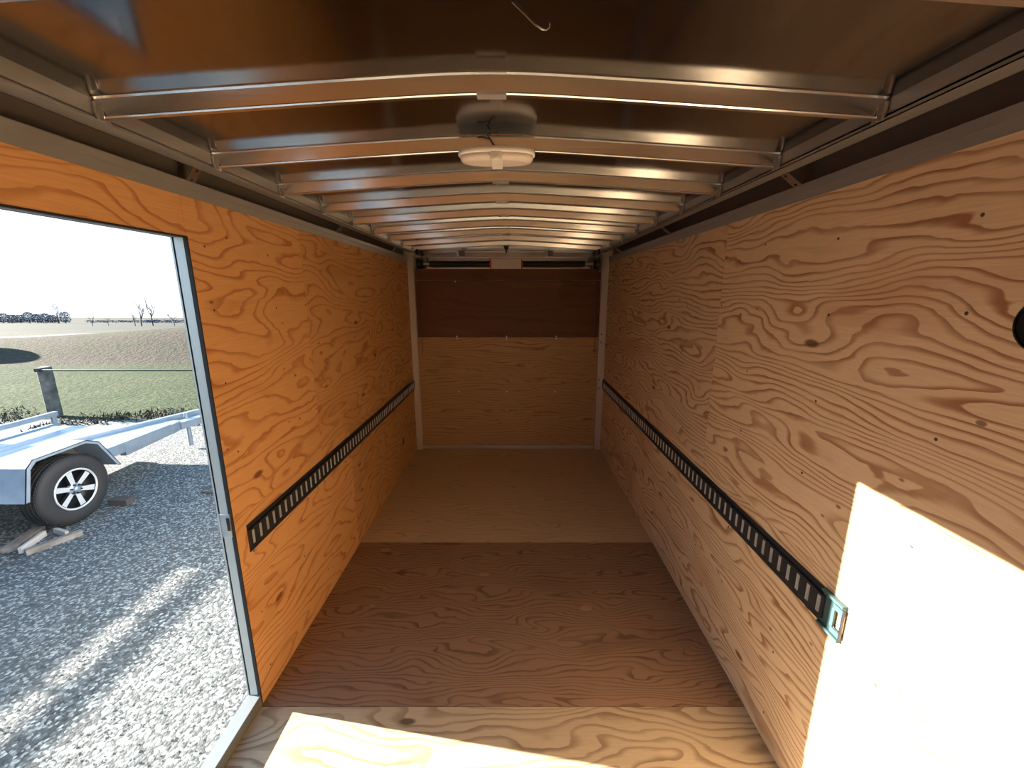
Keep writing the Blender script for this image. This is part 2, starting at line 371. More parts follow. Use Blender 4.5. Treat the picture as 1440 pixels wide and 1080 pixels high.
# ------------------------------------------------------------------ ceiling sheet and roof
XC = -.05
def bowz(x):
    t = (x-XC)/.97
    return CAMZ+.474-.061*(math.sqrt(t*t+.02)-.141)
mb = MB(); n = 48; xs = [XL-SK+(XR-XL+2*SK)*i/n for i in range(n+1)]
def edge_drop(x):
    d = max(0, (XL+.085+.22)-x, x-(XR-.11-.22)); return .03*min(d, .3)**2
prof = [(x, bowz(x)+.0424-edge_drop(x)) for x in xs]+[(x, bowz(x)+.0454-edge_drop(x)) for x in reversed(xs)]
V = []; 
for y in (YB-.05, YF+.09): V += [(p[0], y, p[1]) for p in prof]
q = len(prof)
mb.faces(V, [(k, (k+1) % q, q+(k+1) % q, q+k) for k in range(q)], 0, True)
ceil = mb.build('ceiling', [M['ceil']]); struct(ceil, 'shiny bare aluminium roof sheet', 'ceiling')
mb = MB()
prof = [(x, bowz(x)+.062) for x in xs]+[(x, bowz(x)+.066) for x in reversed(xs)]
mb.prism(prof, 'y', YB-.06, YF+.1)
struct(mb.build('roof', M['skin']), 'outer roof skin above the aluminium sheet', 'roof')
mb = MB()
mb.tube([(x*.001+.045, .93+y*.001, bowz(.04)+.041) for x, y in ((-45, -55), (-20, -20), (0, 10), (14, 24), (24, 26), (30, 16), (28, 4))], .0011, 6)
mb.build('scratch', M['bow'], ceil)

# ------------------------------------------------------------------ roof rails
def rail(name, X, s, a0, label):
    # inward distance a from wall face -> x = X + s*a
    P = [(a0-.003, 2.262), (a0-.003, 2.205), (a0-.008, 2.205), (a0-.008, 2.198), (a0, 2.198), (a0, 2.192), (a0-.052, 2.192), (a0-.052, 2.236),
         (-.036, 2.236), (-.036, 2.150), (.006, 2.150), (.006, 2.128), (.002, 2.124), (.002, 2.098)]
    t = .0025
    mb = MB()
    for k in range(len(P)-1):
        (a, z), (a2, z2) = P[k], P[k+1]
        x0, x1 = sorted((X+s*a, X+s*a2)); zz0, zz1 = sorted((z, z2))
        mi = 1 if k in (6, 7, 8) else 0  # recess faces: shade of the channel put into a darker metal
        if x1-x0 < t: x1 = x0+t
        if zz1-zz0 < t: zz1 = zz0+t
        mb.box((x0, YB, zz0), (x1, YF-.02, zz1), mi)
    mb.box((X-s*.004, YB, 2.098), (X-s*(SK-.002), YF-.02, 2.15), 0)
    return struct(mb.build(name, [M['rail'], M['raildark']]), label, 'rail')
AL, AR = .085, .110
rail('trim_1', XL, 1, AL, 'grey roof rail along the top of the left wall')
rail('trim_2', XR, -1, AR, 'grey roof rail along the top of the right wall')
# clips bridging the recess
def clip(name, X, s, y, a0, label, src=None):
    o = empty(name, label, 'clip', (X, y, 2.15), 'clips bridging the %s roof rail' % ('left' if s > 0 else 'right'))
    mb = MB()
    w = .020
    a, b_ = Vector((s*(a0-.050), 0, .044)), Vector((s*.004, 0, .003))
    d = (b_-a).normalized(); nrm = Vector((d.z, 0, -d.x))
    if nrm.z > 0: nrm = -nrm
    for (p, q) in ((a, b_),):
        V = [p+Vector((0, -w, 0)), p+Vector((0, w, 0)), q+Vector((0, w, 0)), q+Vector((0, -w, 0))]
        V += [v+nrm*.004 for v in V]
        mb.faces(V, [(0, 1, 2, 3), (7, 6, 5, 4), (0, 4, 5, 1), (1, 5, 6, 2), (2, 6, 7, 3), (3, 7, 4, 0)])
    mb.build('plate', M['alu'], o)
    for t in (.15, .85):
        p = a.lerp(b_, t)+nrm*.004
        m2 = MB(); m2.tube([p, p+nrm*.003], .005, 8); m2.build('screw', M['screw'], o)
    return o
for X, s, a0, side, ys in ((XL, 1, AL, 'left', (.30, 1.52, 2.74, 3.96)), (XR, -1, AR, 'right', (.36, 1.58, 2.80, 4.02))):
    for k, y in enumerate(ys):
        if k == 0: continue
        lab = ['', 'large clip nearest the camera in the %s roof rail recess', 'middle small metal clip in the %s roof rail recess', 'farthest tiny clip in the %s roof rail recess by the ramp'][k] % side
        clip('rail_clip', X, s, y, a0, lab)

# ------------------------------------------------------------------ roof bows
bow_labels = ['aluminium roof bow at the top edge of the photo, nearest overhead', 'wide aluminium roof bow just in front of the dome light',
 'aluminium roof bow that carries the dome light', 'aluminium roof bow right behind the dome light', 'second aluminium roof bow behind the dome light',
 'third aluminium roof bow behind the dome light', 'fourth aluminium roof bow behind the dome light', 'fourth aluminium roof bow counting back from the ramp header',
 'third aluminium roof bow counting back from the ramp header', 'second aluminium roof bow counting back from the ramp header', 'last aluminium roof bow, right in front of the ramp header']
bow_labels = bow_labels[:7]+bow_labels[8:]
def make_bow(y, label):
    o = empty('roof_bow', label, 'roof bow', (XC, y, 2.2), 'roof bows across the ceiling')
    mb = MB(); x0, x1 = XL+AL+.004, XR-AR-.004; n = 40
    for i in range(n):
        xa, xb = x0+(x1-x0)*i/n, x0+(x1-x0)*(i+1)/n
        # hat channel section in (y,z): web, small toe flange at bottom, rolled lip
        sec = [(-.026, .0425), (-.026, .0400), (-.0195, .0375), (-.0100, .0040), (-.0100, .0015), (-.0070, -.001), (.0070, -.001), (.0100, .0015), (.0100, .0040), (.0195, .0375), (.026, .0400), (.026, .0425)]
        V = [(xa-XC, p[0], bowz(xa)-2.2+p[1]) for p in sec]+[(xb-XC, p[0], bowz(xb)-2.2+p[1]) for p in sec]
        q = len(sec)
        mb.faces(V, [(k, (k+1) % q, q+(k+1) % q, q+k) for k in range(q)], 0)
        if i in (0, n-1): mb.faces(V[:q] if i == 0 else V[q:], [tuple(range(q))], 0)
    mb.build('channel', M['bow'], o, merge=True)
    # crown patch where the two halves meet
    m2 = MB()
    for i in range(6):
        xa, xb = XC-.036+.012*i, XC-.036+.012*(i+1)
        m2.faces([(xa-XC, -.014, bowz(xa)-2.2-.003), (xb-XC, -.014, bowz(xb)-2.2-.003), (xb-XC, .013, bowz(xb)-2.2-.003), (xa-XC, .013, bowz(xa)-2.2-.003),
                  (xa-XC, -.014, bowz(xa)-2.2+.005), (xb-XC, -.014, bowz(xb)-2.2+.005), (xb-XC, .013, bowz(xb)-2.2+.005), (xa-XC, .013, bowz(xa)-2.2+.005)],
                 [(0, 3, 2, 1), (4, 5, 6, 7), (0, 1, 5, 4), (2, 3, 7, 6), (1, 2, 6, 5), (3, 0, 4, 7)])
    m2.build('crown_plate', M['zinc'], o)
    for X, s in ((XL+AL, 1), (XR-AR, -1)):
        m3 = MB()
        m3.box((X-XC+s*.002, -.016, -.006), (X-XC+s*.007, .016, .060)); m3.box((X-XC+s*.002, -.016, -.006), (X-XC+s*.020, -.0135, .032))
        m3.tube([(X-XC+s*.006, -.018, -.004), (X-XC+s*.003, -.019, .015), (X-XC+s*.001, -.018, .034)], .004, 6)
        m3.build('end_bracket', M['alu'], o)
    return o
b0 = make_bow(.735, bow_labels[0])
for k in range(1, 10):
    c = copy_tree(b0, None, (XC, .735+.406*k, 2.2)); c['label'] = bow_labels[k]

# ------------------------------------------------------------------ dome light
LY = 1.535; LX = XC-.002
lt = empty('dome_light', 'oval white dome light with a centre switch bar under the roof', 'ceiling light', (LX, LY, bowz(LX)-.002))
def oval(hx, hy, n=40, p=2.6):
    out = []
    for k in range(n):
        a = 2*math.pi*k/n; c, s = math.cos(a), math.sin(a)
        out.append((hx*math.copysign(abs(c)**(2/p), c), hy*math.copysign(abs(s)**(2/p), s)))
    return out
def stack(mb, levels, mi=0):
    V = []; n = len(levels[0][0])
    for pts, z in levels: V += [(x, y, z) for x, y in pts]
    F = [(i*n+k, i*n+(k+1) % n, (i+1)*n+(k+1) % n, (i+1)*n+k) for i in range(len(levels)-1) for k in range(n)]
    mb.faces(V, F, mi, True); mb.faces(V[:n], [tuple(range(n))], mi); mb.faces(V[-n:], [tuple(range(n))], mi)
mb = MB(); stack(mb, [(oval(.118, .052), 0), (oval(.128, .060), -.003), (oval(.131, .062), -.016), (oval(.126, .058), -.020)])
mb.build('base', M['fixture'], lt, merge=True)
mb = MB(); stack(mb, [(oval(.124, .056), -.0195), (oval(.123, .055), -.030), (oval(.116, .050), -.037), (oval(.095, .036), -.040)])
mb.build('lens', M['lens'], lt, merge=True)
mb = MB(); mb.box((-.019, -.060, -.044), (.019, .056, -.018)); mb.build('switch_bar', M['fixture'], lt, bevel=.003)
mb = MB(); mb.box((-.006, -.066, -.042), (.006, -.060, -.034)); mb.build('switch', M['fixture'], lt, bevel=.001)
mb = MB()
pz = bowz(LX)
mb.tube([(0, -.03, -.002), (-.012, -.05, .006), (-.02, -.055, .018), (-.028, -.05, .03), (-.018, -.045, .040)], .0022, 6)
mb.tube([(-.02, -.055, .018), (-.045, -.06, .022), (-.06, -.058, .021)], .0020, 6)
mb.build('wire', M['black'], lt)

# ------------------------------------------------------------------ logistic tracks on the walls
def etrack(name, X, s, y0, y1, z0, label, endcap):
    o = empty(name, label, 'tie-down track', (X, y0, z0))
    L_ = y1-y0; Hh = .124; mb = MB()
    def bx(a0, a1, y0_, y1_, z0_, z1_, mi=0): mb.box((s*a0, y0_, z0_), (s*a1, y1_, z1_), mi)
    bx(0, .003, 0, L_, 0, .022); bx(0, .003, 0, L_, Hh-.022, Hh)                    # wall flanges
    for (za, zb) in ((.022, .031), (Hh-.031, Hh-.022)): bx(0, .011, 0, L_, za, zb)    # raised shoulders
    for z in (.020, Hh-.024): bx(.003, .008, 0, L_, z, z+.004)
    pitch = .0508; ns = int((L_-.02)/pitch); y = .014
    bx(0, .0105, 0, y, .031, Hh-.031)
    lip0 = None
    for k in range(ns):
        w = .0145
        bx(.008, .0105, y+w, y+pitch, .031, Hh-.031)
        if lip0 is None:
            lips = MB(); ly = .0008
            for (ya, yb) in ((0, .0028), (w-.0044, w-.0016)): lips.box((s*.001, ya, .032), (s*.0122, yb, Hh-.032))
            for za in (.032, Hh-.0345): lips.box((s*.001, 0, za), (s*.0118, w-.0016, za+.0025))
            lips.box((s*.0005, 0, .032), (s*.0016, w-.0016, Hh-.032))
            lip0 = lips.build('slot_lining', M['zinc'], o, (0, y+ly, 0)); lip0['label'] = 'bright zinc lining of a slot'
        else:
            c = lip0.copy(); COL.objects.link(c); c.parent = o; c.location = (0, y+ly, 0)
        y += pitch
    bx(.008, .0105, y, L_, .031, Hh-.031)
    mb.build('channel', M['track'], o)
    for yy in [.25+.6096*i for i in range(int((L_-.3)/.6096)+1)]:
        for zz in (.011, Hh-.011):
            m2 = MB(); m2.tube([(s*.003, yy, zz), (s*.006, yy, zz)], .006, 8); m2.build('screw', M['screw'], o)
    if endcap:
        m3 = MB()
        m3.box((0, -.038, -.002), (s*.006, .012, Hh+.004)); m3.box((0, -.075, -.002), (s*.006, -.038, .022)); m3.box((0, -.075, Hh-.022), (s*.006, -.038, Hh+.004)); m3.box((s*.006, -.075, -.002), (s*.016, .012, .007)); m3.box((s*.006, -.075, Hh-.005), (s*.016, .012, Hh+.004))
        m3.box((s*.006, -.074, .012), (s*.013, -.040, .030)); m3.box((s*.006, -.074, Hh-.030), (s*.013, -.040, Hh-.012)); m3.box((s*.006, -.045, .03), (s*.012, -.034, Hh-.03))
        m3.box((s*.006, -.078, .010), (s*.012, -.071, Hh-.010), 1)
        m3.build('end_fitting', [simple('zinc_teal_plate', (.055, .10, .105), .5, 0, spec=.1), M['track']], o)['label'] = 'bright zinc end fitting in the sun'
    return o
etrack('logistic_track', XL, 1, 1.54, YF-.03, .712, 'black slotted tie-down track along the left wall', False)
etrack('logistic_track', XR, -1, 1.15, YF-.03, .717, 'black slotted tie-down track along the right wall, bright end fitting', True)

# round black vent on right wall
v_ = empty('wall_vent', 'round black vent hole at the right edge of the plywood wall', 'vent', (XR, .788, 1.7205))
mb = MB(); mb.lathe([(.053, -.004), (.056, -.004), (.056, .0), (.052, .0)], 40, 0, 'x'); mb.build('rim', M['black'], v_)
mb = MB(); mb.lathe([(0, -.0012), (.054, -.0012), (.0545, 0)], 40, 0, 'x'); mb.build('cover', M['black'], v_)

# ------------------------------------------------------------------ side door frame
door = bpy.data.objects.new('door_1', None); COL.objects.link(door); struct(door, 'aluminium frame of the open side door', 'door frame')
door.location = (XL, DY1, 0)
def dpart(name, boxes, mat, bevel=0):
    mb = MB()
    for a, b_ in boxes: mb.box((a[0]-XL, a[1]-DY1, a[2]), (b_[0]-XL, b_[1]-DY1, b_[2]))
    return mb.build(name, mat, door, bevel=bevel)
xo = XL-SK-.012
dpart('jamb', [((xo, DY1, DZ0), (XL-T-.001, DY1+.030, DZ1+.03)), ((XL-T-.001, DY1-.0, DZ0-.05), (XL-T, DY1+.006, DZ1+.006))], M['frame'])
dpart('jamb', [((xo, DY0-.03, DZ0), (XL-T-.001, DY0, DZ1+.03)), ((XL-T-.001, DY0-.006, DZ0-.05), (XL+.003, DY0, DZ1+.006))], M['frame'])
dpart('head', [((xo, DY0, DZ1), (XL-T-.001, DY1, DZ1+.03))], M['head_shade'])
dpart('threshold', [((xo, DY0, -.06), (XL, DY1, DZ0))], simple('threshold_aluminium', (.24, .26, .27), .4, .4), .002)
dpart('seal', [((XL-.012, DY1-.002, DZ0-.045), (XL+.002, DY1+.003, DZ1+.003)), ((XL-.012, DY0, DZ1-.002), (XL+.002, DY1, DZ1+.003))], M['rubber'])
dpart('striker', [((XL-.045, DY1-.006, .83), (XL-.006, DY1, .93))], M['alu'], .001)
dpart('latch_slot', [((XL-.020, DY1-.0075, .86), (XL-.008, DY1-.004, .915))], M['black'])

# ------------------------------------------------------------------ ramp end
def post(name, x0, x1, label):
    mb = MB(); mb.box((x0, YF-.03, 0), (x1, YF+.05, 2.31)); 
    for z in (1.33, 1.24, .82, .72): mb.box((x0+.02, YF-.032, z), (x0+.03, YF-.03, z+.02), 1)
    return struct(mb.build(name, [M['post'], M['screw']]), label, 'post')
post('trim_3', XL-SK, -1.042, 'pale post at the left of the ramp door')
post('trim_4', .953, XR+SK, 'pale post at the right of the ramp door')
mb = MB()
mb.box((XL-SK, YF, 2.03), (XR+SK, YF+.05, 2.32)); mb.box((-1.042, YF-.022, 2.146), (.953, YF, 2.158)); mb.box((-1.042, YF-.03, 2.205), (.953, YF, 2.22))
mb.box((-1.042, YF-.012, 2.03), (.953, YF, 2.040)); mb.box((-1.042, YF-.036, 2.245), (.953, YF, 2.26))
struct(mb.build('trim_5', M['bow']), 'aluminium header beam above the ramp door', 'header')
mb = MB(); mb.box((-1.042, YF+.0, 0), (.953, YF+.05, .042)); mb.box((-1.042, YF-.004, .034), (.953, YF, .044))
struct(mb.build('trim_6', M['alu']), 'bright aluminium sill along the foot of the ramp door', 'sill')
ramp = bpy.data.objects.new('door_2', None); COL.objects.link(ramp); struct(ramp, 'closed rear ramp door lined with plywood, dark above and lighter below', 'ramp door'); ramp.location = (0, YF+.02, 0)
def rp(name, z0, z1, mat, i):
    mb = MB(); mb.box((-1.06, .0, z0), (.97, .012, z1), 0, lambda p: (20*i+p[0], p[2])); return mb.build(name, mat, ramp)
rp('lower_panel', .043, 1.298, M['ramp_low'], 21)['label'] = 'lighter lower plywood panel'
rp('upper_panel', 1.3, 1.912, M['ramp_top'], 22)['label'] = 'dark stained upper plywood panel'
rp('top_strip', 1.914, 2.05, M['ramp_top'], 23)['label'] = 'dark plywood strip along the top'
mb = MB(); mb.box((-1.06, .014, 0), (.97, .06, 2.1)); mb.build('outer_skin', M['skin'], ramp)
k = 0
for (x, z) in ((-.61, 1.31), (-.06, 1.31), (.49, 1.31), (-.61, .68), (-.06, .68), (.49, .68), (-.61, 1.90), (-.61, 1.285), (.49, 1.285), (-.06, 1.285)):
    m2 = MB(); m2.tube([(x, 0, z), (x, -.002, z)], .0085, 10); m2.build('screw', M['zinc'], ramp)
# ramp spring assembly
sp_ = empty('ramp_spring_assembly', 'black torsion springs on a shaft above the ramp door', 'door spring', (0, YF-.085, 2.075))
mb = MB(); mb.tube([(-.99, 0, 0), (.90, 0, 0)], .014, 10); mb.build('shaft', M['alu'], sp_)
for (a, b_) in ((-.86, -.232), (.112, .76)):
    mb = MB(); N_ = int((b_-a)/.0125); pts = []
    mb.tube([(a, 0, 0), (b_, 0, 0)], .029, 14)
    for i in range(N_): mb.lathe([(.029, -.004), (.0335, 0), (.029, .004)], 14, 0, 'x', (a+.0125*(i+.5), 0, 0))
    mb.build('spring', M['black'], sp_)
mb = MB(); mb.box((-.215, -.035, -.042), (.095, .03, .046)); mb.box((-.215, -.045, -.05), (.095, -.035, -.028)); mb.build('centre_housing', M['post'], sp_, bevel=.003)
for x in (-.222, .102):
    mb = MB(); mb.box((x-.007, -.036, -.045), (x+.007, .03, .045)); mb.build('winding_cone', M['orange'], sp_)['label'] = 'dull red winding cone'
for x, s in ((-.955, 1), (.875, -1)):
    mb = MB(); mb.lathe([(.018, -.03), (.055, -.03), (.055, -.022), (.042, -.018), (.042, .018), (.055, .022), (.055, .03), (.018, .03)], 24, 0, 'x', (x, 0, 0)); mb.build('cable_drum', M['track'], sp_)
    mb = MB(); mb.box((x-s*.045, -.05, -.075), (x-s*.040, .05, .06)); mb.box((x-s*.045, .0, -.02), (x+s*.06, .055, .065)); mb.build('end_plate', M['raildark'], sp_)
    mb = MB(); mb.tube([(x, -.04, -.01), (x-s*.02, -.035, -.25), (x-s*.03, .05, -.95)], .0025, 6); mb.build('cable', M['track'], sp_)
    mb = MB(); mb.lathe([(0, -.012), (.035, -.012), (.035, .012), (0, .012)], 20, 0, 'x', (x-s*.01, -.05, .12)); mb.box((x-s*.03, -.06, .09), (x-s*.024, .07, .17)); mb.build('pulley', M['track'], sp_)
for x, lab in ((-.53, 'small brown latch keeper on the ramp header, left one'), (.40, 'small brown latch keeper on the ramp header, right one')):
    mb = MB(); mb.box((x-.028, YF-.055, 2.156), (x+.028, YF-.036, 2.212)); mb.box((x-.02, YF-.036, 2.16), (x+.02, YF-.018, 2.19)); mb.box((x-.05, YF-.04, 2.158), (x-.03, YF-.022, 2.2), 1)
    tag(mb.build('latch_keeper', [M['raildark'], M['alu']], bevel=.002), lab, 'latch', 'latch keepers on the header')
cl = empty('header_latch', 'small dark hook fitting at the centre of the ramp header', 'hook', (XC-.01, YF-.05, 2.26))
mb = MB(); mb.box((-.022, -.012, -.03), (.022, .02, .04)); mb.build('plate', M['track'], cl, bevel=.002)
mb = MB(); mb.tube([(0, -.015, -.02), (0, -.03, -.05), (0, -.018, -.07), (0, 0, -.06)], .007, 8); mb.tube([(-.03, -.016, .0), (.03, -.016, 0)], .008, 8); mb.build('hook', M['track'], cl)

# ================================================================== OUTSIDE
def sst(a, b_, t):
    t = max(0, min(1, (t-a)/(b_-a))); return t*t*(3-2*t)
def th(x, y):
    h = 0
    A = max(.36, min(1.0, .44+(x+21)*.054))
    if y > 12.5: h += A*sst(12.8, 17.2, y)-A*sst(17.9, 26, y) + .04*math.sin(x*.4)*sst(13, 16, y)*(1-sst(20, 24, y))
    if y > 22:
        d = min(y, 120)-22; h -= .064*d*sst(22, 34, y)
    if y > 120: h -= .0555*(y-120)
    return GZ+h
def strip(name, y0, y1, x0, x1, ny, nx, mat, label, cat='ground', jag=0, ypow=1):
    mb = MB(); V = []; F = []
    for j in range(ny+1):
        for i in range(nx+1):
            x = x0+(x1-x0)*i/nx; y = y0+(y1-y0)*(j/ny)**ypow
            V.append((x, y, th(x, y)))
    F = [(j*(nx+1)+i, j*(nx+1)+i+1, (j+1)*(nx+1)+i+1, (j+1)*(nx+1)+i) for j in range(ny) for i in range(nx)]
    mb.faces(V, F, 0, True)
    return struct(mb.build(name, mat), label, cat)
strip('gravel_yard', -25, 7.15, -60, 40, 20, 20, M['gravel'], 'grey gravel yard around the trailer')
strip('grass_field', 7.15, 12.9, -80, 60, 12, 40, M['grass'], 'green short grass beyond the fence post')
strip('grass_bank', 12.9, 17.2, -120, 80, 30, 60, M['brown'], 'low brown bank of dormant grass')
strip('dirt_road', 17.2, 33, -160, 100, 32, 40, M['track_dirt'], 'pale dirt road behind the bank')
strip('far_field', 33, 900, -1400, 900, 60, 40, M['fieldf'], 'flat brown farm fields at the horizon', ypow=2)

# weeds along the gravel edge
mb = MB(); R = random.Random(3)
for i in range(3600):
    x = R.uniform(-13, -8.75) if i % 3 == 0 else R.uniform(-8.2, -3); y = 7.22+R.gauss(0, .22)+(.25*math.sin(x*1.7)); z = GZ
    if -8.75 < x < -8.25: continue
    a = R.uniform(0, 6.28); w = R.uniform(.008, .02); h = R.uniform(.02, .075); lx, ly = R.uniform(-.06, .06), R.uniform(-.06, .06)
    dx, dy = w*math.cos(a), w*math.sin(a)
    x = x if y > 6.45 else x+9e9
    if x > 1e6: continue
    mb.face([(x-dx, y-dy, z-.01), (x+dx, y+dy, z-.01), (x+lx, y+ly, z+h)])
tag(mb.build('weeds', M['weed']), 'scruffy weeds along the edge of the gravel and grass', 'weeds', kind='stuff')
# loose stones on the gravel near the door
mb = MB(); R = random.Random(5)
for i in range(14000):
    y = R.uniform(.3, 6.2); x = XL-.25-abs(R.gauss(0, 1))*2.2-R.random()*.8
    if x < -7.5 or (x < -3.95 and 2.9 < y < 4.5) or x < -4.2: continue
    r_ = R.uniform(.003, .008); z = GZ+r_*.25
    a = R.uniform(0, 3.14); ca, sa = math.cos(a), math.sin(a)
    P = []
    for (px, py, pz) in ((1, 0, 0), (0, 1, 0), (-1, 0, 0), (0, -1, 0), (0, 0, .8), (0, 0, -.8)):
        px *= R.uniform(.7, 1.4); py *= R.uniform(.6, 1.1)
        P.append((x+r_*(px*ca-py*sa), y+r_*(px*sa+py*ca), z+r_*pz))
    mb.faces(P, [(0, 1, 4), (1, 2, 4), (2, 3, 4), (3, 0, 4)], R.choice((0, 0, 1, 2)))
tag(mb.build('loose_stones', [simple('stone_grey', (.10, .108, .108), .9), simple('stone_pale', (.17, .178, .175), .9), simple('stone_dark', (.08, .08, .08), .9)]), 'loose grey and pale stones scattered over the gravel', 'gravel', kind='stuff')

# ---------------- utility trailer with the alloy wheel
ut = empty('utility_trailer', 'aluminium utility trailer with polygonal fender and alloy wheel outside the door', 'trailer', (-4.6, 3.77, GZ))
def U(x, y, z): return (x+4.6, y-3.77, z)      # absolute x,y and height above ground -> local
def ubox(mb, a, b_, mi=0): mb.box(U(*a), U(*b_), mi)
mb = MB(); ubox(mb, (-6.26, 1.2, .44), (-4.66, 5.3, .475)); 
for i in range(11): ubox(mb, (-6.26+.146*i, 1.2, .475), (-6.26+.146*i+.138, 5.3, .482))
mb.build('deck', M['deckm'], ut)
mb = MB(); ubox(mb, (-4.66, 1.2, .40), (-4.60, 5.3, .52)); mb.build('side_rail', M['silver'], ut, bevel=.004)
mb = MB(); ubox(mb, (-6.32, 1.2, .40), (-6.26, 5.45, .50)); ubox(mb, (-6.32, 1.2, .60), (-6.26, 5.45, .66))
for y in (1.3, 2.6, 3.9, 5.38): ubox(mb, (-6.31, y, .5), (-6.27, y+.05, .6))
mb.build('side_rail', M['silver'], ut, bevel=.004)
def beam(mb, p, q, w, h, mi=0):
    p, q = Vector(p), Vector(q); d = (q-p).normalized(); n_ = Vector((-d.y, d.x, 0)).normalized()*w/2; up = Vector((0, 0, h/2))
    V = [p-n_-up, p+n_-up, p+n_+up, p-n_+up, q-n_-up, q+n_-up, q+n_+up, q-n_+up]
    mb.faces(V, [(0, 1, 2, 3), (7, 6, 5, 4), (0, 4, 5, 1), (1, 5, 6, 2), (2, 6, 7, 3), (3, 7, 4, 0)], mi)
mb = MB(); beam(mb, U(-4.63, 4.6, .42), U(-4.72, 5.55, .42), .07, .13); mb.build('tongue_bar', M['silver'], ut, bevel=.004)
mb = MB(); beam(mb, U(-5.35, 4.7, .47), U(-4.78, 6.05, .47), .07, .10); mb.build('tongue_bar', M['silver'], ut, bevel=.004)
mb = MB(); ubox(mb, (-6.3, 5.28, .40), (-4.62, 5.34, .485)); mb.build('front_crossmember', M['silver'], ut, bevel=.003)
mb = MB(); V = [U(-4.66, 5.34, .475), U(-4.74, 5.6, .475), U(-4.98, 5.6, .475), U(-5.2, 5.34, .475)]; V += [(a, b_, c+.006) for a, b_, c in V]
mb.faces(V, [(0, 1, 2, 3), (7, 6, 5, 4), (0, 4, 5, 1), (1, 5, 6, 2), (2, 6, 7, 3), (3, 7, 4, 0)]); mb.build('tongue_plate', M['deckm'], ut)
mb = MB(); beam(mb, U(-4.72, 5.55, .42), U(-4.55, 6.15, .42), .14, .10); mb.tube([U(-4.75, 5.75, .55), U(-4.75, 5.75, .05)], .03, 12); mb.build('coupler', M['silver'], ut, bevel=.004)
# fender: profile (y, height) swept across x, with thickness and an outer lip
fp = [(3.29, .44), (3.36, .74), (3.42, .80), (3.90, .81), (4.02, .755), (4.20, .42)]
def fender(x0, x1, lipx, s):
    mb = MB(); inner = []
    n = len(fp); t = .006
    cx = 3.77; cz = .45
    ins = [((y-cx)*(1-.02)+cx, (z-cz)*.98+cz) for y, z in fp]
    for k in range(n-1):
        a, b_ = fp[k], fp[k+1]; c, d = ins[k+1], ins[k]
        V = [U(x0, *a), U(x0, *b_), U(x0, *c), U(x0, *d), U(x1, *a), U(x1, *b_), U(x1, *c), U(x1, *d)]
        mb.faces(V, [(0, 1, 2, 3), (7, 6, 5, 4), (0, 4, 5, 1), (1, 5, 6, 2), (2, 6, 7, 3), (3, 7, 4, 0)])
    lp = [((y-cx)*(1-.085)+cx, (z-cz)*.92+cz) for y, z in fp]
    for k in range(n-1):
        a, b_ = fp[k], fp[k+1]; c, d = lp[k+1], lp[k]
        V = [U(lipx, *a), U(lipx, *b_), U(lipx, *c), U(lipx, *d), U(lipx-s*.004, *a), U(lipx-s*.004, *b_), U(lipx-s*.004, *c), U(lipx-s*.004, *d)]
        mb.faces(V, [(0, 1, 2, 3), (7, 6, 5, 4), (0, 4, 5, 1), (1, 5, 6, 2), (2, 6, 7, 3), (3, 7, 4, 0)])
    # back panel against the frame
    bx0 = x0 if s > 0 else x1
    V = [U(bx0, y, z) for y, z in fp]+[U(bx0+s*.004, y, z) for y, z in fp]
    mb.faces(V, [tuple(range(n)), tuple(range(2*n-1, n-1, -1))], 1)
    return mb.build('fender', [M['silver'], M['raildark']], ut)
fender(-4.60, -4.27, -4.27, 1)
fender(-6.65, -6.32, -6.65, -1)
